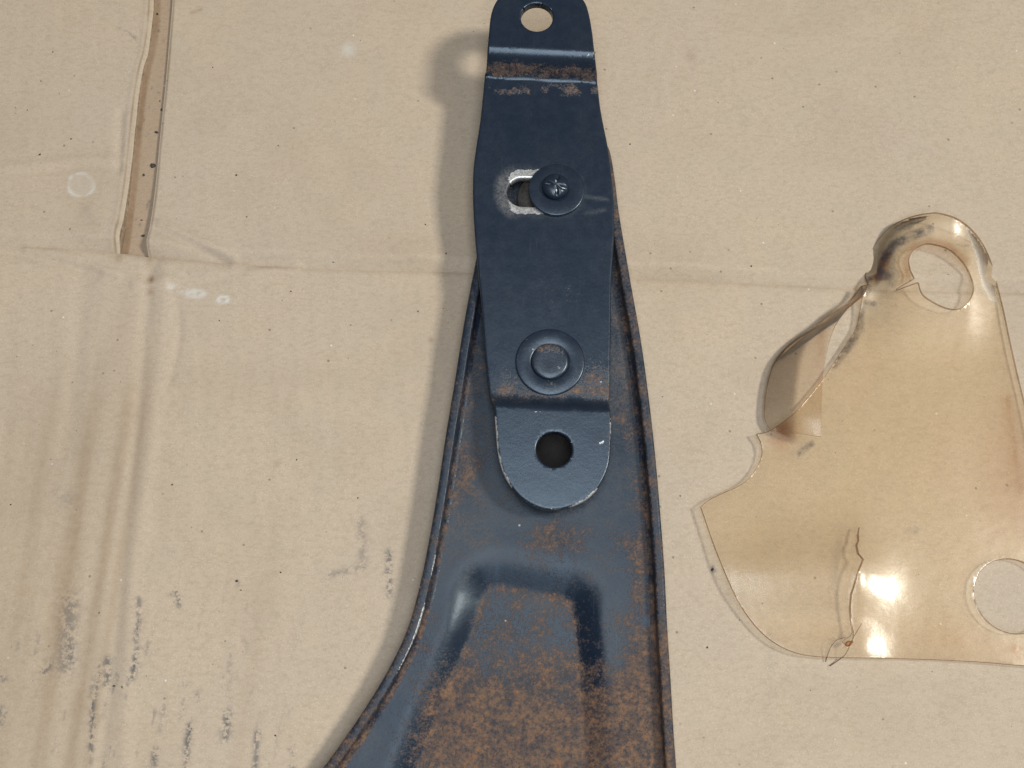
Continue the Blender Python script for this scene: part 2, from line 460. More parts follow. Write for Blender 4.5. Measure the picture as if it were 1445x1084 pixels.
def relief(x, y):
    z = .75*(N1.fbm(x/70+9, y/60+3, 3)-.5)+.16*(N2.fbm(x/9, y/9, 3)-.5)
    d = y-yc(x)
    cz = .55*N3(x/14, x*0+2)+.45
    step = np.where(d > 0, sst(-.3, 4.6, d)*np.exp(-np.clip(d-4.6, 0, None)/13), 0)
    z = z+(2.2*cz+.5)*step-.40*cz*np.exp(-np.abs(d)/.7)+.28*np.where(d < 0, (1-np.exp(np.minimum(d, 0)/1.1))*np.exp(np.minimum(d, 0)/16), 0)
    z = z+.028*np.sin(2*np.pi*(x+.10*y)/6.4+1.5*N1(x/30, y/50))*sst(.3, .6, N2.fbm(x/60, y/80+5, 2))
    # secondary folds radiating from the foot of the slot
    for pts, a, s in (([(215, 365), (290, 395), (380, 372), (470, 366)], -.14, 1.6), ([(222, 325), (275, 350), (320, 372)], -.20, 1.5),
                      ([(228, 320), (282, 343), (330, 366)], .18, 1.6), ([(230, 372), (280, 388), (350, 384), (420, 377)], .16, 1.5),
                      ([(0, 355), (60, 365), (110, 380), (180, 400)], -.22, 1.4), ([(40, 352), (100, 366), (165, 388)], .16, 1.6),
                      ([(0, 240), (60, 236), (110, 229), (165, 228)], .20, 2.4), ([(0, 246), (60, 242), (110, 235), (165, 234)], -.16, 1.6),
                      ([(150, 390), (205, 402), (250, 392)], .20, 2.2), ([(130, 300), (150, 320), (176, 330)], .20, 2.2),
                      ([(170, 160), (168, 240)], -.18, 1.4), ([(118, 380), (112, 470), (90, 640)], -.16, 3.0), ([(212, 380), (195, 560), (160, 900), (140, 1084)], -.20, 2.0),
                      ([(235, 380), (222, 560), (190, 800), (175, 1084)], .14, 2.2), ([(250, 430), (254, 470), (240, 540)], -.10, 1.2),
                      ([(885, 398), (1000, 402)], -.1, 2.5)):
        z = z+3.0*a*wr(pts, x, y, s)
    # a small torn nick
    z = z-.45*wr([(340, 903), (345, 914)], x, y, .9)+.25*wr([(345, 905), (372, 905)], x, y, 1.1)
    z = z-.08*wr([(378, 648), (390, 652)], x, y, 1.0)
    # crushed lips beside the slot
    up = sst(-2, 2, d)
    z = z-up*.85*sst(1.05, 0, xl(y)-x)*(xl(y)-x > -.5)*(.6+.6*N2(y/6, 1+0*y))+up*.18*gauss(xl(y)-x-2.2, .8)
    z = z-up*.35*sst(.9, 0, x-xr(y))*(x-xr(y) > -.5)
    return z
scuffs = [((100, 850, 92, 940), 14, .55), ((132, 985, 128, 1060), 4.0, .95), ((142, 935, 134, 985), 2.2, .8), ((197, 845, 196, 868), 4, .7), ((197, 875, 192, 905), 4, .8),
          ((194, 918, 188, 955), 5.5, .95), ((182, 955, 178, 985), 2.5, .6), ((70, 935, 60, 950), 6, .75), ((151, 930, 150, 968), 5, .85), ((97, 912, 103, 935), 5, .8),
          ((249, 832, 252, 853), 4.5, .8), ((243, 838, 252, 840), 4, .6), ((334, 818, 335, 826), 1.6, .9), ((322, 1005, 318, 1040), 7, .85), ((324, 920, 323, 990), 4, .35),
          ((268, 1024, 262, 1062), 5.0, .95), ((265, 1050, 262, 1084), 5, .7), ((277, 978, 278, 986), 3, .8), ((231, 1000, 229, 1030), 4.5, .45), ((219, 1060, 217, 1078), 6, .8),
          ((363, 1035, 360, 1084), 5, .75), ((414, 1055, 413, 1084), 5, .75), ((548, 780, 549, 838), 5.5, .75), ((510, 735, 512, 790), 7, .4), ((462, 812, 515, 800), 5, .45),
          ((0, 950, 4, 958), 5, .7), ((0, 1000, 3, 1020), 6, .6), ((90, 700, 96, 705), 10, .25), ((1088, 880, 1082, 1000), 8, .10),
          ((396, 150, 440, 180), 3, .0), ((178, 45, 196, 58), 2.0, .55), ((169, 40, 178, 46), 1.8, .4), ((1005, 800, 1008, 806), 3.5, .8)]
def scuff_f(x, y):
    px, py = proj(x, y, 0*x); v = 0*x
    jx = px+5*(N2.fbm(px/9, py/9, 2)-.5); jy = py
    for (a, b, c, d), w, k in scuffs:
        v = np.maximum(v, k*gauss(polydist(jx, jy, [(a, b), (c, d)]), w))
    # dry-brushed dashes over the lower left corner
    reg = sst(760, 1000, py)*sst(470, 330, px)
    v = np.maximum(v, reg*.55*sst(.66, .86, N1.fbm(px/9+py/60, py/48, 3)))
    return np.clip(v, 0, 1)
def brown_f(x, y):
    px, py = proj(x, y, 0*x)
    s = px+(py-700)*.16
    reg = sst(430, 640, py)
    v = reg*(.50*gauss(s-113, 15)+.55*gauss(s-160, 10)+.45*gauss(s-183, 7)+.32*gauss(s-52, 26)+.16*gauss(s-395, 12)*sst(640, 850, py))*(.55+.6*N2.fbm(s/9, py/160, 3))
    v = v+reg*.34*sst(310, 60, s)*N1.fbm(s/13, py/220, 3)
    v = v+.42*gauss(np.hypot(px-390, py-655), 5)+.16*sst(380, 440, py)*gauss(s-135, 20)*sst(600, 430, py)
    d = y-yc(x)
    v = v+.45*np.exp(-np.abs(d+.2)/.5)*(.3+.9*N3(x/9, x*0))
    v = v+.10*sst(.52, .75, N3.fbm(px/120, py/90, 4))
    v = v+.30*gauss(np.hypot(px-125, py-255), 45)*.45
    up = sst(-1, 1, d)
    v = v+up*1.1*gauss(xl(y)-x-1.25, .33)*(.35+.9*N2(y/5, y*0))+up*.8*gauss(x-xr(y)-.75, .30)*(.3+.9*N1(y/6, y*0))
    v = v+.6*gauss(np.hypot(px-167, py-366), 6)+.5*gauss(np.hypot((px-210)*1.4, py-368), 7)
    return np.clip(v, 0, 1)
def chalk_f(x, y):
    px, py = proj(x, y, 0*x)
    q = np.hypot((px-115)/18.5, (py-262)/16.5); q = q*(1+.10*(N1(px/8, py/8)-.5))
    v = .60*gauss(q-1, .10)*(.15+.95*N2(px/7, py/7))+.10*(q < 1)
    q = np.hypot((px-315.5)/7, (py-423.5)/4.2); v = np.maximum(v, .75*gauss(q-1, .38))
    v = np.maximum(v, .5*gauss(polydist(px, py, [(240, 406), (258, 410), (285, 417)]), 4)*sst(.35, .6, N1.fbm(px/6, py/6, 2)))
    q = np.hypot((px-276)/12, (py-415)/4.5); v = np.maximum(v, .5*gauss(q-1, .35))
    v = np.maximum(v, .4*gauss(np.hypot(px-491, py-70), 9))
    return np.clip(v, 0, 1)
def rustspot_f(x, y):
    px, py = proj(x, y, 0*x)
    v = .85*gauss(np.hypot(px-213, py-395), 5)+.45*gauss(np.hypot(px-212, py-412), 5)+.35*gauss(polydist(px, py, [(270, 18), (283, 13)]), 2.5)+.4*gauss(np.hypot(px-608, py-480), 4)
    v = v+.25*gauss(np.hypot(px-975, py-80), 7)
    return np.clip(v, 0, 1)
board_attrs = dict(brown=lambda x, y, z: brown_f(x, y), scuff=lambda x, y, z: scuff_f(x, y), chalk=lambda x, y, z: chalk_f(x, y), rustspot=lambda x, y, z: rustspot_f(x, y))
box = empty('cardboard_box', (0, 0, -4))
tag(box, 'flattened tan cardboard box lying under everything, with an open slot between two flaps', 'cardboard box')
def axis(lo, flo, fhi, hi, st, cst=6.0):
    return np.unique(np.round(np.concatenate([np.arange(lo, flo, cst), np.arange(flo, fhi, st), np.arange(fhi, hi+.01, cst)]), 4))
ST = .56
# lower panel, up to the fold
xs = axis(-270, -170, 178, 270, ST); vv = np.concatenate([np.linspace(-210, -112, 16, endpoint=False), np.arange(-112, 0, ST), [0.0]])
c0 = float(yc(np.array([0.0]))[0])
X, Vv = np.meshgrid(xs, vv)
Y = Vv*(c0+112)/112*(Vv >= -112)+(c0-112-112-(-112-Vv))*0
Y = np.where(Vv >= -112, -112+(Vv+112)*(yc(X)+112)/112, Vv)
finish('panel', grid_mesh('panel', X, Y, relief(X, Y), 3.2), [M_board, M_cut], box, attrs=board_attrs)
# two flaps above the fold, one each side of the slot
tt = np.concatenate([np.arange(0, 112, ST), np.linspace(112, 215, 20)])
def flap(x_out, edge):
    n_f = np.concatenate([[0, .12, .25, .4, .6, .8, 1.0, 1.25, 1.5], np.arange(1.9, 600, ST)])
    side = -1 if x_out < 0 else 1
    lim = (-115+170) if side < 0 else (178+115)
    n_f = n_f[n_f < lim]; n_f = np.concatenate([n_f, np.linspace(lim+3, abs(x_out)-115 if side > 0 else -x_out-115, 16)]) if side < 0 else np.concatenate([n_f, np.linspace(lim+3, x_out+115, 16)])
    NF, T = np.meshgrid(n_f[::-1] if side < 0 else n_f, tt)
    Ye = c0+T
    for _ in range(3):
        Xe = edge(Ye)+side*NF; Ye = yc(Xe)+T
    o = finish('flap', grid_mesh('flap', Xe, Ye, relief(Xe, Ye), 3.0), [M_board, M_cut], box, attrs=board_attrs)
    return o
flap(-280, xl); flap(280, xr)
# the layer seen in the slot
ux = np.arange(-150, -80, .6); uy = np.arange(30, 262, .8); X, Y = np.meshgrid(ux, uy)
def under_brown_shade(x, y, z):
    return np.clip(.95*sst(2.5, 1.5, x-xl(y))*sst(-.5, .1, x-xl(y))*(.6+.5*N1(y/9, 0*y))+.2*N2.fbm(x/5, y/30, 3)+.3*gauss(x-xr(y)+.2, .5), 0, 1)  # first band paints the shade along the slot's left lip into the colour
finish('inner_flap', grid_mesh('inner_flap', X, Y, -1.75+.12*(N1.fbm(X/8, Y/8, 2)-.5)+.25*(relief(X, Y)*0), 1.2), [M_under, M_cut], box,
       attrs=dict(brown=under_brown_shade, scuff=lambda x, y, z: .55*sst(.68, .8, N3.fbm(x/1.2, y/2.5, 3)), chalk=lambda x, y, z: 0*x, rustspot=lambda x, y, z: 0*x))

# ------------------------------------------------------------------ the bracket: pressed arm with a riveted strap
SL = 5.0/150.0                                            # the narrow end is propped up a little
Y0 = float(at(750, 1000)[1])
WEB_A = 5.0-SL*Y0                                         # web plane: z = WEB_A + SL*y
RIM = 3.6; STRAP = 6.4                                    # heights above the web
bracket = empty('steel_bracket', (6, -60, 0))
tag(bracket, 'dark blue-black pressed steel bracket with a riveted strap, rusty towards its wide end', 'bracket')
def web_z(y): return WEB_A+SL*y
left_px = [(455, 1084), (490, 1036), (520, 991), (548, 944), (574, 889), (591, 830), (605, 762), (617, 692), (629, 612), (641, 540), (655, 452), (671, 368), (684, 300), (697, 250)]
right_px = [(955, 1084), (951, 1030), (947, 960), (942, 880), (938, 800), (932, 720), (925, 640), (916, 560), (905, 480), (890, 395), (874, 300), (867, 245), (859, 207)]
ext_l = [(360, 1180), (410, 1132)]; ext_r = [(962, 1180), (958, 1132)]
outl = [*ext_l, *left_px, (712, 215), (738, 188), (775, 174), (815, 174), (842, 184), *right_px[::-1], *ext_r[::-1]]
op = at([p[0] for p in outl], [p[1] for p in outl], WEB_A+RIM, SL)[:, :2]
edge = spline(op, 7)                                      # outer rim line, clockwise from the lower left
def edge_normals(P):
    t = np.gradient(P, axis=0); t /= np.linalg.norm(t, axis=1)[:, None]
    return np.stack([-t[:, 1], t[:, 0]], 1)               # points outwards (left of travel)
en = edge_normals(edge)
def rim_sweep(sel, prof):
    P = edge[sel]; Nn = en[sel]; rows = []
    for off, dz in prof:
        q = P+Nn*off; z = web_z(P[:, 1])+dz
        rows.append(np.column_stack([q, z]))
    return np.stack(rows, 0)
T_ = 2.7
lip = [(.15, -3.0), (.05, -1.5), (0, RIM-.9), (-.12, RIM-.38), (-.42, RIM-.10), (-.85, RIM), (-T_+.55, RIM), (-T_+.18, RIM-.12), (-T_, RIM-.45), (-T_-.12, 1.6), (-T_-.35, .75), (-T_-.85, .2), (-T_-1.6, -.06), (-T_-2.2, -.25)]
half = len(edge)//2
iT = int(np.argmax(edge[:, 1]))
def add_flange(i0, i1, parent, wearf):
    sel = np.arange(i0, i1); A = rim_sweep(sel, lip)
    m = grid_mesh('flange', A[:, :, 0], A[:, :, 1], A[:, :, 2])
    m.flip_normals()
    nprof = len(lip); k = np.repeat(np.arange(nprof), len(sel)).astype(float)
    P = np.tile(edge[sel], (nprof, 1)); px, py = proj(P[:, 0], P[:, 1], web_z(P[:, 1])+RIM)
    m.vertices.foreach_get('co', np.empty(len(m.vertices)*3, np.float32))
    wear_glint, rust, dust = wearf(k, px, py)
    return finish('flange', m, [M_paint], parent, attrs=dict(wear_glint=wear_glint, rust=rust, dust=dust))
# web: a height field between the two rims, with the pressed recess
pan = [(690, 833), (702, 829), (745, 836), (795, 845), (806, 853), (811, 875), (816, 920), (822, 1000), (827, 1084), (832, 1180), (560, 1180), (592, 1084), (612, 1030), (640, 960), (664, 900), (681, 848)]
panw = at([p[0] for p in pan], [p[1] for p in pan], WEB_A-3.2, SL)[:, :2]
def recess(x, y):
    d = polydist(x, y, [*map(tuple, panw), tuple(panw[0])]); d = np.where(inpoly(x, y, panw), -d, d)
    px, py = proj(x, y, web_z(y))
    top = sst(880, 820, py)
    w = 8.0+2.6*top
    t = np.clip(d/w, 0, 1)
    s = 1-(1-t)**2.0*(1+.9*t)                            # crisp foot, soft shoulder
    s = np.where(t <= 0, 0, s)
    return -3.5*(1-s), d
lft = edge[:iT+1]; rgt = edge[iT:][::-1]
yv = np.concatenate([np.linspace(edge[:, 1].min(), -112, 14, endpoint=False), np.arange(-112, edge[iT, 1]-2.9, .5)])
inL = edge-en*(T_+1.5)
lftI = inL[:iT+1]; rgtI = inL[iT:][::-1]
def xside(I, y):
    o = np.argsort(I[:, 1]); return np.interp(y, I[o, 1], I[o, 0])
xa = xside(lftI, yv); xb = xside(rgtI, yv)
uu = np.linspace(0, 1, 190)
X = xa[:, None]+(xb-xa)[:, None]*uu[None]; Y = np.repeat(yv[:, None], len(uu), 1)
dz, dd = recess(X, Y)
soft = dz.copy()
for _ in range(16):                                      # the shoulder of the pressing is soft, its foot crisp
    p_ = np.pad(soft, 1, mode='edge'); soft = (p_[:-2, 1:-1]+p_[2:, 1:-1]+p_[1:-1, :-2]+p_[1:-1, 2:]+2*soft)/6
w_ = sst(.8, 3.2, dd); dz = dz*(1-w_)+soft*w_
Zw = web_z(Y)+dz+.10*(N1.fbm(X/9, Y/9, 3)-.5)
def web_rust(x, y, z):
    px, py = proj(x, y, z)
    _, d = recess(x, y)
    v = .24+.26*(N2.fbm(px/55, py/55, 3)-.5)*2
    v += .45*sst(900, 1010, py+.12*(px-700))*sst(560, 640, px+.0*py)
    v += .30*sst(960, 1060, py)*sst(520, 640, px)
    v += .26*gauss(px-902, 22)*sst(430, 520, py)
    v += .18*sst(820, 990, py)*sst(850, 900, px)
    v += .22*gauss(np.hypot(px-650, (py-655)*.6), 28)+.25*gauss(np.hypot((px-790)*.5, py-752), 26)
    v += .20*gauss(d, .9)+.10*(d < 0)
    sl_ = sst(.5, 2.0, d)*sst(7.5, 5.0, d)
    v -= .06*sl_*sst(960, 880, py)
    v -= .22*gauss(px-640, 22)*sst(800, 840, py)*sst(960, 900, py)
    v -= .30*sst(620, 500, px)*sst(900, 1000, py)*.6
    v -= .14*gauss(np.hypot((px-835)*.9, (py-690)*.6), 40)
    return np.clip(v, 0, 1.15)
def web_dust(x, y, z):
    px, py = proj(x, y, z)
    _, d = recess(x, y)
    v = .21+.5*(N3.fbm(px/40, py/40, 4)-.35)+.35*gauss(np.hypot((px-655)*.8, (py-700)*.35), 40)+.35*gauss(px-880, 30)*sst(330, 400, py)*sst(620, 480, py)
    v += .15*(d < 0)
    v -= .5*sst(.5, 2, d)*sst(7.5, 5, d)
    return np.clip(v, 0, 1)
def drop_faces(m, c, r):
    b = bmesh.new(); b.from_mesh(m)
    kill = [f for f in b.faces if math.hypot(f.calc_center_median().x-c[0], f.calc_center_median().y-c[1]) < r]
    bmesh.ops.delete(b, geom=kill, context='FACES'); b.to_mesh(m); b.free(); return m
hw = at(783, 634, WEB_A, SL)
arm = finish('arm', drop_faces(grid_mesh('arm', X, Y, Zw, 1.4, 0), (hw[0], hw[1]), 6.0), [M_paint], bracket,
             attrs=dict(rust=web_rust, dust=web_dust, wear_glint=lambda x, y, z: 0*x))
def wl(k, px, py):
    nz = N1.fbm(py/14, k*0, 3); nz2 = N2.fbm(py/40, k*0+3, 3)
    ridge = gauss(k-7.3, .8)
    wear_glint = ridge*(.30*sst(.38, .6, nz)*sst(560, 660, py)+.75*gauss(py-802, 20)+1.0*gauss(py-880, 22)+.65*gauss(py-845, 60)*sst(.35, .55, nz)+.4*gauss(py-925, 25))
    wear_glint += gauss(k-5, 1)*.12*sst(.6, .8, nz)
    rust = .22+.25*nz2+.28*sst(940, 1060, py)+.25*(k >= 10)*sst(.3, .6, nz)
    return np.clip(wear_glint, 0, 1), np.clip(rust, 0, 1), np.clip(.12+.3*(nz2-.3), 0, 1)
def wrr(k, px, py):
    nz = N1.fbm(py/12+40, k*0, 3); nz2 = N2.fbm(py/30+9, k*0+3, 3)
    rust = .30+.30*nz2+.24*sst(330, 240, py)+.22*sst(780, 960, py)+.25*(k >= 10)*sst(500, 900, py)
    return np.clip(gauss(k-3.5, 1)*.25*sst(.5, .7, nz), 0, 1), np.clip(rust, 0, 1), np.clip(.18+.4*(nz2-.3), 0, 1)
add_flange(0, iT+1, arm, wl); add_flange(iT, len(edge), arm, wrr)

hb = np.linspace(-9, 9, 13); HX, HY = np.meshgrid(hw[0]+hb, hw[1]+hb)
finish('added_dark_plate', grid_mesh('added_dark_plate', HX, HY, web_z(HY)-3.2, .8, 0), [M_dark], arm)  # dark plate added so the hole above it reads nearly black
# strap: flat bar with both ends set up
strap_a = WEB_A+STRAP
up_a = float(at(760, 112, strap_a, SL)[1]); UPR = 8.0     # where the upper rise starts, and its height
lo_a = float(at(776, 562, strap_a, SL)[1]); LOR = 2.6
up_len = 3.6; lo_len = 3.6
def strap_z(x, y):
    # the upper fold line runs slightly askew, lower on the right
    ys = y+.055*(x-at(760, 100, strap_a, SL)[0])
    t = np.clip((ys-up_a)/up_len, 0, 1); r1 = UPR*(t*.55+.45*t*t*(3-2*t))
    r1 = np.where(t < .22, UPR*.55*t*t/.44+0*r1, r1)
    tt_ = np.clip((ys-up_a)/5.6, 0, 1); r1 = UPR*(1-(1-tt_)**2.1)*sst(-.02, .12, tt_)
    yl = y+.05*(x-at(776, 562, strap_a, SL)[0])
    r2 = LOR*sst(-.05, 1.1, (lo_a-yl)/lo_len)
    return strap_a+SL*y+r1+r2+.05*(N1.fbm(x/6, y/6, 2)-.5)
def lvl(py):                                             # plane height of each outline point
    return strap_a+UPR*sst(112, 76, py)+LOR*sst(560, 590, py)
so = [(701, 0), (693, 19), (689.5, 48), (686.5, 80), (684, 104), (681.5, 132), (677.5, 170), (672.5, 202), (668, 236), (667, 268), (668, 302), (670.5, 340), (675.5, 394), (680, 438), (683.5, 490), (687.5, 530), (691.5, 561), (697, 575), (699, 602), (702, 636), (708, 662), (718.5, 683), (736, 703), (760, 716), (785, 719), (815, 711.5), (838, 696), (852.5, 674), (860, 652), (862.5, 622), (862.5, 595), (860, 573),
      (861, 530), (861.5, 494), (862, 450), (863, 394), (865.5, 355), (867, 322), (866.5, 283), (862.5, 241), (857, 202), (852.5, 180), (847, 150), (843, 116), (840.5, 92), (839, 72), (836, 46), (831, 18), (824, 0), (808, -14), (785, -24), (760, -27), (735, -23), (715, -14)]
sp_ = np.array([at(p[0], p[1], lvl(p[1]), SL)[:2] for p in so])
so_w = spline(sp_, 4, True)
def circ(px, py, rx, a, n=40, ry=None):
    c = at(px, py, a, SL)[:2]; rr = rx*np.linalg.norm(at(px+1, py, a, SL)-at(px, py, a, SL))
    th = np.linspace(0, 2*np.pi, n, endpoint=False)
    return np.stack([c[0]+rr*np.cos(th), c[1]+rr*np.sin(th)], 1)
h_up = circ(757.5, 24, 22.5, strap_a+UPR)
h_lo = circ(782, 634, 25, strap_a+LOR)
s1 = at(737.5, 271, strap_a, SL)[:2]; s2 = at(790, 272, strap_a, SL)[:2]; rs = 21.0*.2215
th = np.linspace(math.pi/2, 3*math.pi/2, 14); th2 = np.linspace(-math.pi/2, math.pi/2, 14)
h_slot = np.concatenate([np.stack([s1[0]+rs*np.cos(th), s1[1]+rs*np.sin(th)], 1), np.stack([s2[0]+rs*np.cos(th2), s2[1]+rs*np.sin(th2)], 1)])
def strap_rust(x, y, z):
    px, py = proj(x, y, z); n = N1.fbm(px/14, py/10, 3); n2 = N2.fbm(px/30, py/30, 3)
    v = (.30+.65*n2)*sst(86, 96, py-.06*(px-760)+6*(n-.5))*sst(114, 107, py-.05*(px-760)+5*(n-.5))*sst(.25, .5, n2+.15)
    v = np.maximum(v, .62*gauss(py-122-8*n2, 10)*sst(.42, .62, n))
    v = np.maximum(v, .60*gauss(py-553, 13)*sst(.30, .6, n2+.1)+.0)
    v = np.maximum(v, .58*gauss(np.hypot(px-835, (py-530)*1.1), 24))
    v = np.maximum(v, .42*gauss(np.hypot(px-715, py-545), 26))
    v = np.maximum(v, .12*gauss(np.hypot((px-790)*.5, py-415), 22)*n2*1.6)
    v = np.maximum(v, .75*gauss(np.hypot(px-693, py-565), 6))
    v = np.maximum(v, .30*sst(16, 4, 866-px)*sst(380, 560, py))
    return np.clip(v+.02, 0, 1)
def strap_wear_glint(x, y, z):
    px, py = proj(x, y, z); n = N1.fbm(px/5, py/5, 2)
    d = np.hypot(np.clip(737-px, 0, 99)+np.clip(px-790, 0, 99), py-271)-21
    side = sst(714, 728, px)
    v = 1.0*sst(12.5, 8, d+5*(n-.5))*(.25+.75*side)*sst(-30, -4, d)*(px < 800)
    v = np.maximum(v, .9*gauss(polydist(px, py, [(699, 590), (702, 638), (709, 664), (721, 687)]), 2.6)*(.45+.9*n))
    v = np.maximum(v, .55*gauss(polydist(px, py, [(735, 704), (760, 717), (790, 719), (820, 710), (842, 694)]), 2.0)*(.5+.6*n))
    v = np.maximum(v, .85*gauss(polydist(px, py, [(805, 716), (826, 706), (843, 690)]), 2.6)*(.55+.6*n))  # edge highlight painted into the colour on the lower right rim
    v = np.maximum(v, .75*gauss(polydist(px, py, [(843, 627), (853, 623)]), 1.8))
    v = np.maximum(v, .5*gauss(polydist(px, py, [(862, 590), (862, 612)]), 2.2))
    v = np.maximum(v, .7*gauss(np.hypot(px-733, py-131), 2.2))
    v = np.maximum(v, .55*gauss(polydist(px, py, [(752, 582), (763, 581)]), 1.6))
    v = np.maximum(v, .50*gauss(py-75-.04*(px-760), 4)*sst(.62, .75, N2.fbm(px/3, py/9, 2)))
    v = np.maximum(v, .38*gauss(np.hypot(px-782, py-634)-26, 1.8)*sst(645, 615, py+.4*(px-782)))
    v = np.maximum(v, .5*gauss(np.hypot(px-838, py-84), 4))
    return np.clip(v, 0, 1)
def strap_dust(x, y, z):
    px, py = proj(x, y, z)
    d = np.hypot(np.clip(737-px, 0, 99)+np.clip(px-790, 0, 99), py-271)-21
    v = .75*sst(24, 12, d)*sst(735, 715, px)+.30*sst(24, 8, d)
    v = np.maximum(v, .55*gauss(polydist(px, py, [(822, 277), (858, 282)]), 3))
    v = np.maximum(v, .45*gauss(polydist(px, py, [(826, 302), (852, 296)]), 3))
    v = np.maximum(v, .35*sst(500, 560, py)*sst(575, 560, py)*N3.fbm(px/12, py/12, 3)*1.5)
    v = np.maximum(v, .10*N3.fbm(px/25, py/60, 4))
    return np.clip(v, 0, 1)
strap = finish('strap', plate_mesh('strap', so_w, [h_up, h_lo, h_slot], strap_z, 2.6, .55, .8), [M_strap], bracket,
               attrs=dict(rust=strap_rust, wear_glint=strap_wear_glint, dust=strap_dust))
const = lambda a: (lambda x, y, z: 0*x+a)
def top_at(px, py):
    p = at(px, py, strap_a, SL); p[2] = strap_z(p[:1], p[1:2])[0]; return p
# lower rivet: washer and flattened head
c = top_at(776, 511.5); k = .2135
washer_r = 46*k
def near_edge(c, r0):
    return lambda x, y, z: .30*gauss(np.hypot(x-c[0], y-c[1])-r0, .35)*sst(.2, .8, (x-c[0])*.5-(y-c[1]))
rivet = finish('rivet', lathe_mesh('rivet', c, [(4.4, -.2), (5.05, .62), (5.2, .72), (5.25, 1.0), (5.0, 1.28), (4.5, 1.42), (3.4, 1.47), (1.6, 1.42), (.05, 1.40)], 56, SL), [M_strap], bracket,
               attrs=dict(rust=lambda x, y, z: .15+.40*sst(1, 4.5, y-c[1]), wear_glint=lambda x, y, z: .7*gauss(np.hypot(x-c[0]-2.6, y-c[1]+2.2), .5), dust=const(.15)))
finish('washer', lathe_mesh('washer', c, [(washer_r, -.1), (washer_r, .42), (washer_r-.12, .62), (washer_r-.45, .72), (5.9, .72), (5.5, .60), (4.9, .30), (4.6, .25)], 72, SL), [M_strap], rivet,
       attrs=dict(rust=lambda x, y, z: .12+.45*gauss(np.hypot(x-c[0], (y-c[1]+7.0)*1.2), 2.2), wear_glint=near_edge(c, washer_r-.3), dust=const(.06)))
# sliding stud in the slot: washer, staked head and collar underneath
c2 = top_at(785, 270); r2 = 37.6*.2215
stud = finish('stud', lathe_mesh('stud', (c2[0]-.35, c2[1]+.6, c2[2]), [(3.3, -6), (3.3, .9), (3.75, 1.35), (3.95, 1.75), (3.85, 2.4), (3.4, 2.95), (2.7, 3.3), (1.8, 3.5), (.9, 3.55), (.05, 3.45)], 64, SL,
              warp=lambda r, a, z: -(1.15 if z > 2.0 else 0)*sum(math.exp(-((((a-t0+math.pi) % (2*math.pi))-math.pi)*max(r, .3)/.40)**2) for t0 in (R(72), R(168), R(-22), R(-82)))*min(1, r/2.2)*math.exp(-((r-2.0)/1.3)**2)), [M_strap], bracket,
              attrs=dict(rust=const(.1), dust=const(.05),
                         wear_glint=lambda x, y, z: sum(.95*gauss((x-c2[0]+.35)*math.sin(t0)-(y-c2[1]-.6)*math.cos(t0), .26)*gauss((x-c2[0]+.35)*math.cos(t0)+(y-c2[1]-.6)*math.sin(t0)-r0, .75) for t0, r0 in ((R(80), 1.0), (R(168), 2.2), (R(-22), 2.4), (R(-80), 1.7)))))  # pale slashes paint the glints of the staking cuts
finish('washer', lathe_mesh('washer', c2, [(r2-.3, .25), (r2, .45), (r2, .95), (r2-.15, 1.12), (r2-.4, 1.18), (4.2, 1.18), (3.6, 1.1), (3.2, .9)], 72, SL), [M_strap], stud,
       attrs=dict(rust=const(.04), wear_glint=near_edge(c2, r2-.25), dust=const(.06)))
cb = top_at(774, 272)
finish('collar', lathe_mesh('collar', (cb[0]-.3, cb[1], cb[2]-STRAP), [(9.0, 0), (9.0, 2.6), (8.7, 3.0), (5.5, 3.1), (.1, 3.1)], 48, SL), [M_bush], stud)
cr = top_at(776, 511)
finish('spacer', lathe_mesh('spacer', (cr[0], cr[1], cr[2]-STRAP), [(8.0, -.2), (8.0, 3.6), (7.6, 3.85), (.1, 3.85)], 40, SL), [M_bush], rivet)

# ------------------------------------------------------------------ the clear plastic sheet
sheet = empty('plastic_sheet', (125, -10, 0))
tag(sheet, 'yellowed clear plastic guard sheet with two round holes, cracked and torn along its left side', 'plastic sheet')
PH = 2.4
po = [(1224, 404), (1222, 386), (1230, 357), (1242, 335), (1258, 318), (1279, 308), (1300, 304), (1325, 307), (1350, 315), (1372, 327), (1390, 343), (1402, 365), (1409, 393), (1415, 425), (1425, 475), (1436, 525), (1449, 580), (1462, 650), (1476, 760), (1488, 880), (1484, 935), (1468, 941), (1445, 940), (1380, 934.5), (1310, 931), (1250, 929.5), (1203, 929), (1165, 928), (1130, 924), (1101, 913), (1075, 894), (1050, 864), (1030, 829), (1012, 786), (1000, 752)]
po2 = [(988, 716)]
po3 = [(1000, 706), (1018, 697), (1040, 687), (1055, 677), (1068, 660), (1075, 642), (1074, 627), (1070, 619), (1067, 613)]
po4 = [(1082, 610), (1096, 602), (1112, 590), (1126, 578), (1143, 558), (1163, 533), (1183.5, 502), (1200, 477), (1209, 461), (1213.5, 438), (1216, 420)]
def wpl(pts, h=None):
    px = np.array([p[0] for p in pts], float); py = np.array([p[1] for p in pts], float)
    return at(px, py, PH+(1.7*sst(440, 335, py) if h is None else h))[:, :2]
def spx(pts): return spline(np.array(pts, float), 5)
outline_px = np.concatenate([spx(po+po2)[:-1], spx(po2+po3)[:-1], spx([po3[-1]]+po4)])
sh_out = wpl(outline_px)
hole1 = wpl(np.concatenate([spx([(1285.5, 381), (1283, 366), (1289, 354), (1300, 347), (1312, 345), (1338, 352), (1358, 369), (1371, 390), (1375.5, 407), (1369, 424), (1356, 433), (1338, 432), (1317, 423), (1303, 413), (1297.5, 399)]), np.array([(1295.5, 397.5), (1268, 406.6), (1267.3, 405.4), (1291.5, 392.5)])]), 2.6)
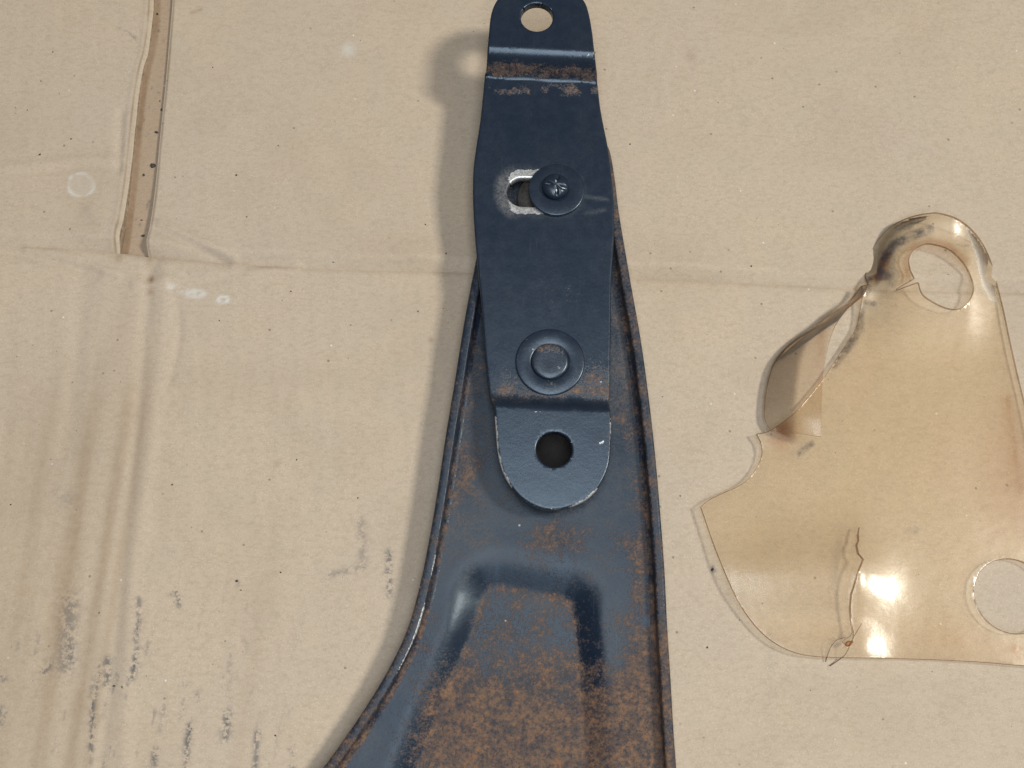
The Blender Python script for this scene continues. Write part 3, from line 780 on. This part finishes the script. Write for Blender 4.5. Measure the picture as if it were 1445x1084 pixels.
th = np.linspace(0, 2*np.pi, 56, endpoint=False)
hc = at(1428, 841, PH); hr = 49.5*.2065
hole2 = np.stack([hc[0]+1.02*hr*np.cos(th), hc[1]+hr*np.sin(th)], 1)
ck = [(1211.5, 745), (1209, 756), (1209.5, 764), (1206, 771), (1208, 783), (1214.5, 791), (1208, 806), (1203, 822), (1198, 840), (1197, 858), (1199, 875), (1202, 893), (1199, 904)]
ckr = [(p[0]+.55+(.25 if i % 2 else 0), p[1]) for i, p in enumerate(ck)][::-1]
chip = [(1192, 902), (1188, 906.5), (1195, 912.5), (1201.5, 907)]
crack = wpl(ck[:-1]+[(1198.5, 899)]+chip+[(1202.6, 899)]+ckr[1:-1])
bumps = [(1196, 815, 11, 2.4), (1210, 918, 7, 1.3), (1334, 313, 6, 1.6)]                                               # px, py, sigma mm, height mm
def sheet_z(x, y):
    px, py = proj(x, y, PH+0*x)
    z = PH+.9*(N2.fbm(x/42+4, y/42+1, 2)-.5)
    z = z+3.2*sst(520, 350, py)*sst(1190, 1300, px)*sst(1420, 1360, px)
    z = z-2.2*sst(26, 0, polydist(px, py, [(1222, 404), (1222, 386), (1230, 357), (1242, 335), (1258, 318), (1279, 308), (1300, 304)]))**1.5*sst(412, 360, py)*sst(1325, 1285, px)
    z = z-1.0*sst(20, 0, polydist(px, py, [(1350, 316), (1376, 329), (1390, 343), (1402, 365), (1409, 393), (1425, 475)]))*sst(450, 370, py)*sst(1345, 1390, px)
    z = z+1.5*gauss(np.hypot(px-1210, py-408), 26)
    for bx, by, s, a in bumps:
        q = at(bx, by, PH); ex = np.where(x < q[0], (x-q[0])*.2, x-q[0]); z = z+a*gauss(np.hypot(ex, y-q[1]), s)
    z = z+2.6*sst(1130, 1085, px)*sst(640, 590, py)*sst(500, 560, py)*.5
    z = z+.8*sst(1100, 1000, px)*gauss(py-720, 60)
    z = z+.35*gauss(px-1211, 10)*gauss(py-800, 60)
    return np.maximum(z, 1.35)
grime_lines = [([(1243, 385), (1250, 362), (1262, 345), (1285, 333), (1312, 324)], 6, .9), ([(1228, 395), (1240, 392), (1256, 388)], 6, .6), ([(1222, 426), (1234, 429)], 4, .7), ([(1214, 440), (1212, 462), (1204, 480), (1190, 498), (1176, 515)], 7, .62), ([(1226, 405), (1222, 415)], 5, .7),
               ([(1235, 400), (1250, 378), (1258, 400)], 8, .35), ([(1294, 744), (1292, 752)], 5, .35), ([(1146, 626), (1128, 640)], 5, .5), ([(1350, 345), (1368, 347)], 3, .35)]
def sheet_grime(x, y, z):
    px, py = proj(x, y, z); v = 0*x
    for pts, w, a in grime_lines: v = np.maximum(v, .72*a*gauss(polydist(px, py, pts), w))
    v = np.maximum(v, .15*gauss(polydist(px, py, ck), 1.4))
    return np.clip(v, 0, 1)
def sheet_amber(x, y, z):
    px, py = proj(x, y, z)
    v = .55*gauss(polydist(px, py, [(1238, 390), (1246, 375), (1252, 360)]), 7)+.35*gauss(polydist(px, py, [(1281, 390), (1281, 365), (1292, 350), (1312, 340), (1340, 348), (1362, 368)]), 5)
    v = v+.22*gauss(polydist(px, py, [(1422, 560), (1430, 620), (1440, 690)]), 4)*N1.fbm(px/6, py/12, 2)*1.6+.10*sst(1350, 1440, px)*sst(450, 650, py)*sst(800, 700, py)
    v = v+.55*gauss(np.hypot((px-1105)*1.2, (py-607)*.8), 16)+.6*gauss(np.hypot(px-1437, py-918), 9)*N2(px/5, py/5)
    v = v+.08*gauss(py-905, 40)*gauss(px-1340, 80)
    return np.clip(v, 0, 1)
sattr = dict(grime=sheet_grime, amber=sheet_amber)
sh = finish('sheet', plate_mesh('sheet', sh_out, [hole1, hole2, crack], sheet_z, .9, .12, 1.1, 1), [M_clear, M_cedge], sheet, attrs=sattr)
# the torn strip, still joined at both ends, curling up on its edge
Lp = [(1214, 404), (1196, 426), (1168, 444), (1148, 461), (1124, 477), (1105, 494), (1091, 514), (1083, 540), (1079, 566), (1079, 592), (1088, 609)]
Rp = [(1226, 401), (1218, 414), (1206, 424), (1194, 435), (1184, 449), (1175, 467), (1168, 491), (1162, 525), (1160, 558), (1159, 588), (1158, 616)]
n_s = 60
Ls = spline(np.array(Lp, float), 12); Rs = spline(np.array(Rp, float), 12)
tl = np.linspace(0, 1, len(Ls)); ts = np.linspace(0, 1, n_s)
Ls = np.stack([np.interp(ts, tl, Ls[:, i]) for i in (0, 1)], 1); Rs = np.stack([np.interp(ts, tl, Rs[:, i]) for i in (0, 1)], 1)
hz_l = 2.4+1.8*np.exp(-ts/.12); hz_r = hz_l+.8+.30*.21*np.hypot(*(Ls-Rs).T)
cols = 16; rows = []
for j in range(cols+1):
    u = j/cols; row = []
    for i in range(n_s):
        P = at(*Ls[i], hz_l[i]); Q = at(*Rs[i], hz_r[i])
        p = P*(1-u)+Q*u
        bow = math.sin(math.pi*u)
        p[2] += bow*(hz_r[i]-hz_l[i])*.13
        row.append(p)
    rows.append(row)
A = np.array(rows)
def shell(name, A, th):
    r, c, _ = A.shape
    du = np.gradient(A, axis=0); dv = np.gradient(A, axis=1); n = np.cross(du, dv); n /= np.linalg.norm(n, axis=2)[..., None]+1e-9
    if n[..., 2].mean() < 0: n = -n
    V = np.concatenate([A.reshape(-1, 3), (A-n*th).reshape(-1, 3)]); idx = np.arange(r*c).reshape(r, c); F = []; MI = []
    for i in range(r-1):
        for j in range(c-1):
            f = [idx[i, j], idx[i, j+1], idx[i+1, j+1], idx[i+1, j]]
            F += [f, [k+r*c for k in f[::-1]]]; MI += [0, 0]
    loop = list(idx[0, :-1])+list(idx[:-1, -1])+list(idx[-1, :0:-1])+list(idx[:0:-1, 0])
    base = len(V); V = np.concatenate([V, V[loop], V[[l+r*c for l in loop]]]); k = len(loop)
    for a in range(k):
        b = (a+1) % k; F.append([base+b, base+a, base+k+a, base+k+b]); MI.append(1)
    m = bpy.data.meshes.new(name); m.from_pydata(V.tolist(), [], [list(map(int, f)) for f in F]); m.polygons.foreach_set('material_index', np.array(MI, np.int32)); m.validate(); return m
def strip_amber(x, y, z):
    px, py = proj(x, y, z); return np.clip(.05+.15*sst(450, 405, py)+.15*gauss(px-1160, 6), 0, 1)
st_ = finish('torn_strip', shell('torn_strip', A, .7), [M_strip, M_cedge], sheet, attrs=dict(grime=lambda x, y, z: .12*sst(455, 405, proj(x, y, z)[1])+sheet_grime(x, y, z), amber=strip_amber))
st_['label'] = 'narrow torn strip curling up on its edge'

# ------------------------------------------------------------------ small litter
def lump(c, r, seed, sq=.6):
    q = np.random.default_rng(seed); bm = bmesh.new(); bmesh.ops.create_icosphere(bm, subdivisions=1, radius=1)
    V = np.array([v.co[:] for v in bm.verts])*(1+.45*(q.random((12+30, 1))[:len(bm.verts)]-.5)); F = [[v.index for v in f.verts] for f in bm.faces]; bm.free()
    a = q.random()*6.28; V = V*np.array([1, .35+.5*q.random(), sq]); V = V@np.array([[math.cos(a), math.sin(a), 0], [-math.sin(a), math.cos(a), 0], [0, 0, 1]])
    return V*r+np.asarray(c), F
gv, gf, nn = [], [], 0
spots = [(57, 219, .45), (101, 197, .38), (58, 115, .3), (75, 74, .3), (39, 156, .25), (300, 95, .3), (334, 248, .4), (349, 308, .3), (471, 372, .35), (259, 250, .25), (393, 206, .3), (310, 453, .3), (411, 412, .3),
         (889, 204, .35), (630, 362, .3), (590, 440, .35), (601, 320, .3), (15, 712, .3), (140, 865, .3), (161, 968, .4), (173, 970, .4), (396, 808, .3), (334, 820, .45), (340, 833, .3), (243, 684, .3), (419, 649, .3), (505, 703, .3), (389, 1038, .35), (998, 914, .35), (1058, 380, .35), (1005, 804, .6), (935, 560, .3), (960, 700, .3), (1316, 317, .3)]
for i in range(120): spots.append((rng.uniform(-20, 1460), rng.uniform(-10, 1090), rng.uniform(.08, .19)))
for i, (a, b, r) in enumerate(spots):
    p = at(a, b); slot = xl(p[1:2])[0] < p[0] < xr(p[1:2])[0] and p[1] > yc(p[:1])[0]
    p[2] = (-1.7 if slot else float(relief(p[:1], p[1:2])[0]))+r*.25
    v, f = lump(p, r, i); gv.append(v); gf += [[q+nn for q in t] for t in f]; nn += len(v)
for i, (a, b, r) in enumerate([(216, 234, 1.1), (203, 247, .5), (202, 333, .6), (228, 155, .5), (221, 187, .7), (226, 143, .35), (200, 311, .4), (222, 20, .5)]):
    p = at(a, b, -1.6); v, f = lump((p[0], p[1], -1.45), r, 900+i); gv.append(v); gf += [[q+nn for q in t] for t in f]; nn += len(v)
tag(finish('grit', mesh_pd('grit', np.concatenate(gv), gf), [M_grit], None, smooth=False), 'dark grit and specks scattered over the cardboard', 'grit', kind='stuff')
def fibre(pts, label, r=.13):
    P = np.array([at(a, b, h) for a, b, h in pts]); P = spline(P, 6)
    rr = r*np.linspace(1, .5, len(P))
    o = finish('fibre', tube_mesh('fibre', P, rr), [M_fibre], None, loc=P[0]); tag(o, label, 'fibre', 'brown fibres at the lower edge of the plastic'); return o
M_fibre = simple_material('brown_fibre', (.09, .055, .035), (.16, .10, .06), 600, .7)
fibre([(1165, 934, .6), (1171, 916, 2.2), (1180, 904, 3.6), (1194, 899, 3.6)], 'thin brown fibre arching over the lower edge of the plastic sheet')
fibre([(1171, 940, .5), (1184, 931, .8), (1194, 922, 2.8), (1203, 902, 3.8), (1216, 880, 3.6)], 'longer brown fibre sticking out below the crack in the plastic sheet')
p = at(1197, 908.5, 3.0); v, f = lump(p, 1.3, 77, .35)
o = finish('crumb', mesh_pd('crumb', v, f), [simple_material('orange_rust_crumb', (.42, .19, .07), (.30, .12, .04), 500, .8)], None, loc=p)
tag(o, 'tiny orange rust crumb lying at the foot of the crack in the plastic sheet', 'crumb')
